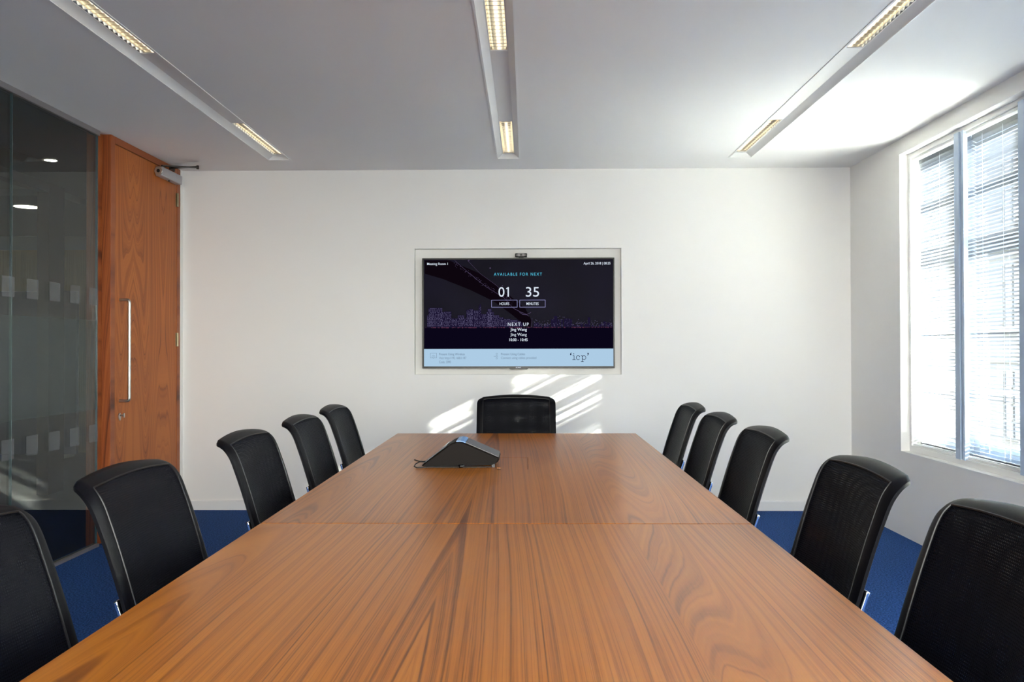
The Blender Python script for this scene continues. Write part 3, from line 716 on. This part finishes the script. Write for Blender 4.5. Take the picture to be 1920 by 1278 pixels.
    for k, (x, hw_, zt__, zb__) in enumerate(((0.075, 0.200, 0.455, 0.425), (0.11, 0.222, 0.470, 0.415), (0.20, 0.232, 0.474, 0.413), (0.34, 0.235, 0.476, 0.413), (0.45, 0.228, 0.474, 0.415), (0.51, 0.215, 0.458, 0.418), (0.525, 0.200, 0.440, 0.428))):
        ring = []
        for a in range(20):
            an = a / 20 * 2 * PI; c_, s_ = math.cos(an), math.sin(an)
            yy = hw_ * math.copysign(abs(c_) ** 0.35, c_); zz = (zt__ + zb__) / 2 + (zt__ - zb__) / 2 * math.copysign(abs(s_) ** 0.6, s_)
            ring.append(mb.b.verts.new((x, yy, zz)))
        sec.append(ring)
    for A, B in zip(sec, sec[1:]):
        for a in range(20): mb.b.faces.new((A[a], A[(a + 1) % 20], B[(a + 1) % 20], B[a]))
    mb.b.faces.new(sec[0]); mb.b.faces.new(sec[-1][::-1])
    mb.build('seat', M_seat, root, smooth=True)
    # chrome back brackets, flat rounded bars behind the lower side of the back
    for s_ in (-1, 1):
        y = s_ * 0.222
        mb = MB()
        f_ = [(0.064, 0.44), (0.036, 0.53), (0.006, 0.61), (-0.006, 0.645), (-0.010, 0.658)]
        poly_ = f_ + [(x_ - 0.010, z_ - 0.004) for x_, z_ in f_[::-1]]
        mb.prism(poly_, 1, y - 0.008, y + 0.008)
        mb.build('back_bracket', M_chrome, root, bevel=0.003)
    # cantilever legs: one bent tube a side
    for s_ in (-1, 1):
        y = s_ * 0.225
        P3 = [(0.03, y, 0.45), (0.06, y, 0.405), (0.12, y, 0.40), (0.40, y, 0.40), (0.455, y, 0.392), (0.48, y, 0.35), (0.50, y, 0.20), (0.515, y, 0.06), (0.505, y, 0.022), (0.46, y, 0.013), (0.2, y, 0.013), (-0.02, y, 0.013)]
        MB().tube(P3, 0.0125, 12).build('leg', M_chrome, root, smooth=True)
    MB().cyl((0.0, -0.225, 0.013), (0.0, 0.225, 0.013), 0.011, 12).build('stretcher', M_chrome, root, smooth=True)
    return root

LX, RX = -0.875, 0.745
left = [(1.40, LX - 0.005, 0.0), (2.06, LX, 0.0), (2.90, LX + 0.01, 0.0), (3.59, LX + 0.02, 0.0), (4.25, LX + 0.01, 0.0)]
right = [(1.48, RX, 0.0), (2.15, RX, 0.0), (3.03, RX - 0.005, 0.0), (3.71, RX - 0.01, 0.0), (4.38, RX, 0.0)]
ll = ['black mesh chair on the door side, cut off at the bottom-left corner', 'black mesh chair on the door side, second from the viewer',
      'black mesh chair on the door side, middle of its row', 'black mesh chair on the door side, second from the screen wall', 'black mesh chair on the door side, closest to the screen wall']
lr = ['black mesh chair on the window side, cut off at the bottom-right corner', 'black mesh chair on the window side, second from the viewer',
      'black mesh chair on the window side, middle of its row', 'black mesh chair on the window side, second from the screen wall', 'black mesh chair on the window side, closest to the screen wall']
chair0 = make_chair((left[0][1], left[0][0], 0), left[0][2], ll[0])
for (y, x, rz), lb in list(zip(left, ll))[1:]: dup(chair0, (x, y, 0), rz, lb)
for (y, x, rz), lb in zip(right, lr): dup(chair0, (x, y, 0), PI + rz, lb)
dup(chair0, (-0.065, 5.06, 0), -PI / 2, 'black mesh chair at the head of the table under the screen')

# ------------------------------------------------------------------ conference phone
ph = empty('conference_phone', (-0.26, 3.30, TZ), math.radians(0), 'dark wedge-shaped conference phone on the far half of the table', 'phone')
M_phone = mat('phone_plastic', srgb(18, 12, 9), 0.55, noise=(80, 0.05), spec=0.12)
M_phone_top = mat('phone_grey_top', srgb(92, 90, 92), 0.35)
M_phone_scr = mat('phone_screen_glass', srgb(60, 66, 72), 0.08)
M_blue = mat('phone_blue_window', srgb(110, 150, 205), 0.15)
prof = [(-0.150, 0.006), (-0.142, 0.014), (-0.050, 0.082), (-0.036, 0.092), (-0.018, 0.099), (0.0, 0.100), (0.018, 0.095), (0.150, 0.038), (0.152, 0.030), (0.146, 0.020), (0.128, 0.010), (-0.135, 0.003)]
D_ = 0.19
mb = MB(); n = len(prof); rings = []
for y, sc in ((0.0, 0.955), (0.006, 0.985), (0.014, 1.0), (D_ - 0.014, 1.0), (D_, 0.96)):
    rings.append([mb.b.verts.new((u * sc, y, 0.002 + (v - 0.002) * sc)) for u, v in prof])
for A, B in zip(rings, rings[1:]):
    for k in range(n): mb.b.faces.new((A[k], A[(k + 1) % n], B[(k + 1) % n], B[k]))
mb.b.faces.new(rings[0]); mb.b.faces.new(rings[-1][::-1])
mb.build('body', M_phone, ph, smooth=True)
def slope_plate(u0, v0, u1, v1, lift, y0, y1, nm, m_):
    d = Vector((u1 - u0, v1 - v0)).normalized(); nrm = Vector((-d.y, d.x)) * lift
    MB().prism([(u0, v0), (u1, v1), (u1 + nrm.x, v1 + nrm.y), (u0 + nrm.x, v0 + nrm.y)], 1, y0, y1).build(nm, m_, ph, bevel=0.0008)
slope_plate(-0.140, 0.0155, -0.052, 0.0815, 0.003, 0.012, D_ - 0.012, 'display', M_phone_scr)
slope_plate(0.022, 0.0935, 0.149, 0.0385, 0.003, 0.010, D_ - 0.012, 'top_plate', M_phone_top)
mb = MB(); q = [(-0.015, 0.0998), (0.0, 0.1012), (0.012, 0.0992), (0.021, 0.0953)]
for (a, b), (c, d) in zip(q, q[1:]): mb.prism([(a, b - 0.002), (c, d - 0.002), (c, d + 0.0018), (a, b + 0.0018)], 1, 0.010, D_ - 0.012)
mb.build('status_window', M_blue, ph)
mb = MB().box(0.122, 0.004, 0.0, 0.136, 0.018, 0.026).box(-0.13, 0.02, 0.0, -0.115, 0.035, 0.006).box(0.122, D_ - 0.03, 0.0, 0.136, D_ - 0.015, 0.026); mb.build('foot', M_black, ph, bevel=0.001)
MB().cyl((-0.002, -0.014, 0.0065), (0.014, -0.002, 0.0065), 0.0065, 14).build('cable_plug', M_black, ph, smooth=True)
def loop_cable(c, rx, rz, tilt, n=28, a0=0.2, a1=6.0):
    out = []
    for k in range(n + 1):
        a = a0 + (a1 - a0) * k / n
        out.append((c[0] + rx * math.cos(a), c[1] + tilt * math.sin(a), c[2] + rz * math.sin(a)))
    return out
cabl = MB().tube([(-0.130, 0.04, 0.02), (-0.145, 0.03, 0.020), (-0.160, 0.02, 0.022), (-0.172, 0.01, 0.026), (-0.176, 0.0, 0.030), (-0.170, -0.005, 0.029), (-0.155, 0.0, 0.024), (-0.140, 0.01, 0.022)], 0.0024, 8)
cabl.tube([(-0.140, 0.03, 0.018), (-0.158, 0.02, 0.020), (-0.172, 0.0, 0.014), (-0.176, -0.012, 0.006), (-0.165, -0.02, 0.0028), (-0.145, -0.02, 0.0025), (-0.120, -0.005, 0.0025), (-0.05, -0.004, 0.0025), (0.0, -0.010, 0.0035), (0.05, -0.004, 0.0025), (0.12, 0.0, 0.0025)], 0.0022, 8)
cab = cabl.build('looped_cable', M_black, ph, smooth=True)

# ------------------------------------------------------------------ wall screen
# local frame: x across, z up, y = 0 on the screen face, facing the room
SY = YB - 0.004
tv = empty('wall_display', (0, SY, 0), 0, 'large black flat display showing a night skyline, set in the wall recess', 'television')
def TX(px): return (px - 987.6) / 251.9
def TZc(py): return 1.2 + (652.6 - py) / 251.9
bx0, bx1, bz0, bz1 = -0.779, 0.650, 1.052, 1.873
sx0, sx1, sz0, sz1 = -0.767, 0.641, 1.068, 1.862
mb = MB()
mb.box(bx0, 0.0, bz0, bx1, 0.035, bz1)
mb.build('casing', M_gloss_black, tv, bevel=0.002)
mb = MB()
mb.box(bx0, -0.006, bz0, bx1, 0.0, sz0).box(bx0, -0.006, sz1, bx1, 0.0, bz1).box(bx0, -0.006, sz0, sx0, 0.0, sz1).box(sx1, -0.006, sz0, bx1, 0.0, sz1)
bez = mb.build('bezel', M_gloss_black, tv)
MB().box(-0.5, 0.0355, 1.35, 0.4, 0.0585, 1.6).build('wall_bracket', M_black, tv)
# brand strip
MB().prism([(-0.135, bz0), (-0.120, bz0 - 0.008), (0.0, bz0 - 0.008), (0.012, bz0)], 1, -0.004, 0.004).build('badge_strip', M_gloss_black, tv)

def emat(name, r, g, b, s=1.0):
    return emis(name, srgb(r, g, b), s * 0.67)
def screenm():
    m = bpy.data.materials.new('screen_night_sky'); m.use_nodes = True
    N, L = m.node_tree.nodes, m.node_tree.links; b = N['Principled BSDF']
    b.inputs['Base Color'].default_value = (0.004, 0.004, 0.006, 1); b.inputs['Roughness'].default_value = 0.45; b.inputs['Specular IOR Level'].default_value = 0.03
    tcn = N.new('ShaderNodeTexCoord'); n = N.new('ShaderNodeTexNoise'); n.inputs['Scale'].default_value = 2.2; n.inputs['Detail'].default_value = 1
    L.new(tcn.outputs['Object'], n.inputs['Vector'])
    r = N.new('ShaderNodeValToRGB'); r.color_ramp.elements[0].position = 0.3; r.color_ramp.elements[0].color = srgb(5, 3, 11)
    r.color_ramp.elements[1].position = 0.75; r.color_ramp.elements[1].color = srgb(15, 11, 30)
    L.new(n.outputs[0], r.inputs[0]); L.new(r.outputs[0], b.inputs['Emission Color']); b.inputs['Emission Strength'].default_value = 0.65
    return m
MB().quad((sx0, -0.001, sz0), (sx1, -0.001, sz0), (sx1, -0.001, sz1), (sx0, -0.001, sz1)).build('screen', screenm(), tv)
E_bridge = emat('screen_bridge_dark', 13, 6, 14); E_cable = emat('screen_cable_glint', 78, 66, 96); E_glow = emat('screen_window_lights', 96, 90, 124)
E_bldg = emat('screen_tower_dark', 27, 21, 48); E_water = emat('screen_water', 10, 6, 24); E_shore = emat('screen_shore_lights', 92, 50, 74)
E_bar = emat('screen_pale_bar', 172, 203, 228); E_txt = emat('screen_white_text', 222, 232, 246); E_cyan = emat('screen_cyan_text', 84, 190, 220)
E_grey = emat('screen_grey_text', 112, 134, 156); E_navy = emat('screen_navy_logo', 26, 34, 62); E_line = emat('screen_box_outline', 150, 150, 200)
def sq(mb, x0, z0, x1, z1, y): mb.quad((TX(x0), y, TZc(z0)), (TX(x1), y, TZc(z0)), (TX(x1), y, TZc(z1)), (TX(x0), y, TZc(z1)))
def poly(mb, pts, y): mb.b.faces.new([mb.b.verts.new((TX(a), y, TZc(b))) for a, b in pts])
mb = MB(); sq(mb, 795.5, 653, 1148.5, 613.5, -0.0014); mb.build('water_picture', E_water, tv)
R_ = random.Random(7)
towers = [(803,829,576),(826,832,584),(832,846,583),(800,812,590),(846,858,596),(858,870,590),(868,876,596),(874,888,580),(880,886,578),(888,897,581),(897,902,574),(902,912,588),(912,926,584),(914,922,578),(926,936,590),(936,944,594),(944,958,597),(958,970,599),(970,980,601)]
mb = MB()
for a, b, t in towers: sq(mb, a, 613, b, t, -0.0016)
poly(mb, [(898, 574), (902, 574), (900, 568)], -0.0016)
mb.build('skyline_picture', E_bldg, tv)
mb = MB(); x = 1000
while x < 1146:
    wd = R_.uniform(3, 7); t = 612 - abs(R_.gauss(0, 6)) - (10 if 1035 < x < 1070 else 1); sq(mb, x, 613, min(x + wd, 1148), t, -0.0016); x += wd + R_.uniform(0, 3)
mb.build('skyline_picture', E_bldg, tv)
mb = MB()
for a, b, t in towers:
    z = t + 1.6
    while z < 611:
        xx = a + 0.6
        while xx < b - 1.2:
            if R_.random() < 0.62: wd = R_.uniform(0.8, 2.6); sq(mb, xx, z + 0.55, min(xx + wd, b - 0.3), z - 0.35, -0.0018); xx += wd
            xx += R_.uniform(0.6, 1.6)
        z += 2.3
for k in range(150):
    a = R_.uniform(1000, 1147); z = 611 - abs(R_.gauss(0, 5)) * (2.0 if 1035 < a < 1070 else 1.0); sq(mb, a, z + 0.5, a + R_.uniform(0.5, 1.4), z - 0.4, -0.0018)
tag(mb.build('light_speckle_picture', E_glow, tv), kind='stuff')
mb = MB()
for k in range(170):
    a = R_.uniform(796, 1147); sq(mb, a, 613.6 + R_.uniform(-0.4, 0.8), a + R_.uniform(0.6, 2.4), 612.6, -0.0019)
tag(mb.build('shore_light_picture', E_shore, tv), kind='stuff')
mb = MB(); poly(mb, [(796, 487), (842, 487), (900, 512), (945, 545), (985, 578), (996, 600), (994, 613), (978, 604), (958, 588), (925, 564), (880, 542), (830, 522), (796, 512)], -0.0020)
mb.build('bridge_picture', E_bridge, tv)
mb = MB()
def stroke(mb, pts, w_, y):
    P = [Vector((TX(a), TZc(b))) for a, b in pts]; h = w_ / 251.9 / 2
    for a, b in zip(P, P[1:]):
        d = (b - a).normalized(); nn = Vector((-d.y, d.x)) * h; e2 = d * h * 0.6
        q = [a - nn - e2, b - nn + e2, b + nn + e2, a + nn - e2]; mb.b.faces.new([mb.b.verts.new((v.x, y, v.y)) for v in q])
stroke(mb, [(852, 487), (880, 512), (910, 536), (945, 558), (962, 577)], 0.5, -0.0022)
stroke(mb, [(876, 487), (900, 512), (930, 534), (958, 560)], 0.4, -0.0022)
stroke(mb, [(962, 577), (975, 584), (985, 588), (991, 592)], 0.8, -0.0022)
stroke(mb, [(974, 585), (980, 589), (986, 589.5), (992, 587), (995, 585)], 0.9, -0.0022)
stroke(mb, [(996, 613), (997.5, 596)], 0.5, -0.0022)
for k in range(120):
    t = R_.random(); a = 850 + t * 110 + R_.gauss(0, 1.5); z = 492 + t * 76 + R_.gauss(0, 2.2); sq(mb, a, z + 0.35, a + R_.uniform(0.4, 1.6), z - 0.3, -0.0022)
for (a, z, s_) in ((879, 487.5, 1.0), (919, 502, 1.2), (872, 509, 0.6), (942, 535, 0.8), (957, 560, 0.7)): sq(mb, a - s_, z + s_, a + s_, z - s_, -0.0022)
mb.build('bridge_light_picture', E_cable, tv)
mb = MB(); sq(mb, 794.5, 686, 1149.5, 653.2, -0.0024); bar = mb.build('information_bar', E_bar, tv)
for (a, b) in ((921.5, 969.5), (974.3, 1022)):
    mb = MB(); stroke(mb, [(a, 562), (b, 562), (b, 575.3), (a, 575.3), (a, 562)], 0.75, -0.0026); mb.build('text_outline_box', E_line, tv)

def text(s, x0, x1, ztop, zbot, m_, name='screen_text', parent=tv, y=-0.0028, bold=0.0, spacing=1.0):
    """fit the glyphs of s into the box x0..x1 wide and ztop..zbot high (reference of the capital or full height)"""
    cu = bpy.data.curves.new('txt', 'FONT'); cu.body = s; cu.size = 1.0; cu.space_character = spacing; cu.offset = bold; cu.resolution_u = 4
    o = bpy.data.objects.new('txt', cu); COL.objects.link(o)
    dg = bpy.context.evaluated_depsgraph_get(); me = bpy.data.meshes.new_from_object(o.evaluated_get(dg))
    bpy.data.objects.remove(o); bpy.data.curves.remove(cu)
    X = [v.co.x for v in me.vertices]; Y = [v.co.y for v in me.vertices]
    ax, bx, ay, by = min(X), max(X), min(Y), max(Y)
    for v in me.vertices:
        v.co = Vector((TX(x0) + (v.co.x - ax) / (bx - ax) * (TX(x1) - TX(x0)), y, TZc(zbot) + (v.co.y - ay) / (by - ay) * (TZc(ztop) - TZc(zbot))))
    o = bpy.data.objects.new(name, me); COL.objects.link(o); o.parent = parent; me.materials.clear(); me.materials.append(m_)
    return o
text('Meeting Room 1', 800.5, 839.5, 491.3, 497.4, E_txt, bold=0.004)
text('April 26, 2018 | 08:25', 1094, 1144, 491.2, 497.3, E_txt, bold=0.004)
text('AVAILABLE FOR NEXT', 926, 1016, 510.8, 516.3, E_cyan, spacing=1.35, bold=0.002)
text('01', 934.5, 954, 537.5, 555.8, E_txt)
mb = MB(); stroke(mb, [(953.2, 538.2), (949.6, 540.6)], 1.7, -0.0028); mb.build('screen_text', E_txt, tv)
text('35', 985.8, 1010.5, 537.5, 555.8, E_txt)
text('HOURS', 936.5, 954.5, 566.2, 571.4, E_txt, bold=0.004)
text('MINUTES', 986.8, 1009.6, 566.2, 571.4, E_txt, bold=0.004)
text('NEXT UP', 952, 991, 604.3, 610.5, E_txt, spacing=1.3, bold=0.002)
text('Jing Wang', 956.7, 987.5, 614.4, 621.4, E_txt, bold=0.010)
text('Jing Wang', 956.7, 987.3, 623.8, 630.8, E_txt, bold=0.002)
text('10:00 - 10:45', 954.5, 989, 633.6, 639.0, E_txt, bold=0.008)
text('Present Using Wireless', 822.8, 871, 660.8, 666.6, E_grey, bold=0.004)
text('Visit http://192.168.0.187', 822.8, 874, 668.0, 673.8, E_grey)
text('Code: 3090', 822.8, 845, 675.3, 680.0, E_grey)
text('Present Using Cables', 939, 984, 660.8, 666.6, E_grey, bold=0.004)
text('Connect using cables provided', 939, 1005, 668.0, 673.6, E_grey)
text('SONY', 966.8, 977, 687.2, 689.2, E_txt, name='badge_lettering', y=-0.0068, bold=0.01)
# small icons in the information bar
mb = MB(); stroke(mb, [(810, 670), (806.5, 670), (806.5, 661), (818, 661), (818, 670), (814.5, 670)], 0.5, -0.0028)
stroke(mb, [(809, 667), (812.2, 665), (815.5, 667)], 0.5, -0.0028); stroke(mb, [(810.4, 669), (812.2, 667.6), (814, 669), (812.2, 671), (810.4, 669)], 0.5, -0.0028)
mb.build('wireless_icon', E_grey, tv)
mb = MB()
for cz in (662.5, 667, 671): stroke(mb, [(931 + 1.4 * math.cos(a * PI / 4), cz + 1.4 * math.sin(a * PI / 4)) for a in range(9)], 0.45, -0.0028)
stroke(mb, [(925.5, 667), (929.5, 667)], 0.5, -0.0028); mb.build('cable_icon', E_grey, tv)
# the company wordmark in thin slab letters between single quotes
mb = MB(); L1 = 0.95
def arc(cx, cz, rx, rz, a0, a1, n=14): return [(cx + rx * math.cos(math.radians(a0 + (a1 - a0) * k / n)), cz - rz * math.sin(math.radians(a0 + (a1 - a0) * k / n))) for k in range(n + 1)]
y_ = -0.0028
stroke(mb, arc(1070.6, 663.4, 1.6, 2.4, 80, 200), 1.0, y_); sq(mb, 1068.2, 665.2, 1070.6, 662.6, y_)
sq(mb, 1074.2, 663.6, 1075.8, 662.0, y_)
stroke(mb, [(1073.4, 666.4), (1075.6, 666.4), (1075.6, 673.6)], L1, y_); stroke(mb, [(1072.8, 673.6), (1078.4, 673.6)], L1, y_)
stroke(mb, arc(1083.2, 670.0, 3.4, 3.8, 40, 320, 20), L1, y_); sq(mb, 1085.2, 669.0, 1086.4, 666.8, y_)
stroke(mb, [(1088.8, 666.4), (1090.8, 666.4), (1090.8, 677.4)], L1, y_); stroke(mb, [(1088.8, 677.4), (1093.4, 677.4)], L1, y_)
stroke(mb, arc(1094.2, 670.0, 3.4, 3.7, 0, 360, 24), L1, y_)
stroke(mb, arc(1100.6, 662.8, 1.8, 2.6, -95, 20), 1.0, y_); sq(mb, 1100.6, 663.6, 1103.0, 661.0, y_)
mb.build('wordmark', E_navy, tv)

# webcam clipped on top of the display
wc_ = empty('webcam', (TX(977), SY, bz1), 0, 'small black webcam clipped on top of the display', 'camera')
mb = MB().box(-0.045, -0.020, 0.006, 0.045, 0.012, 0.034); mb.build('body', M_black, wc_, bevel=0.006)
MB().box(-0.026, -0.0235, 0.010, 0.026, -0.0195, 0.031).build('face_plate', mat('webcam_plate', srgb(120, 114, 116), 0.4), wc_, bevel=0.001)
MB().cyl((0, -0.027, 0.0205), (0, -0.0225, 0.0205), 0.0075, 20).build('lens', M_gloss_black, wc_, smooth=True)
MB().box(-0.018, -0.010, 0.0005, 0.018, 0.020, 0.008).build('clip', M_black, wc_, bevel=0.002)
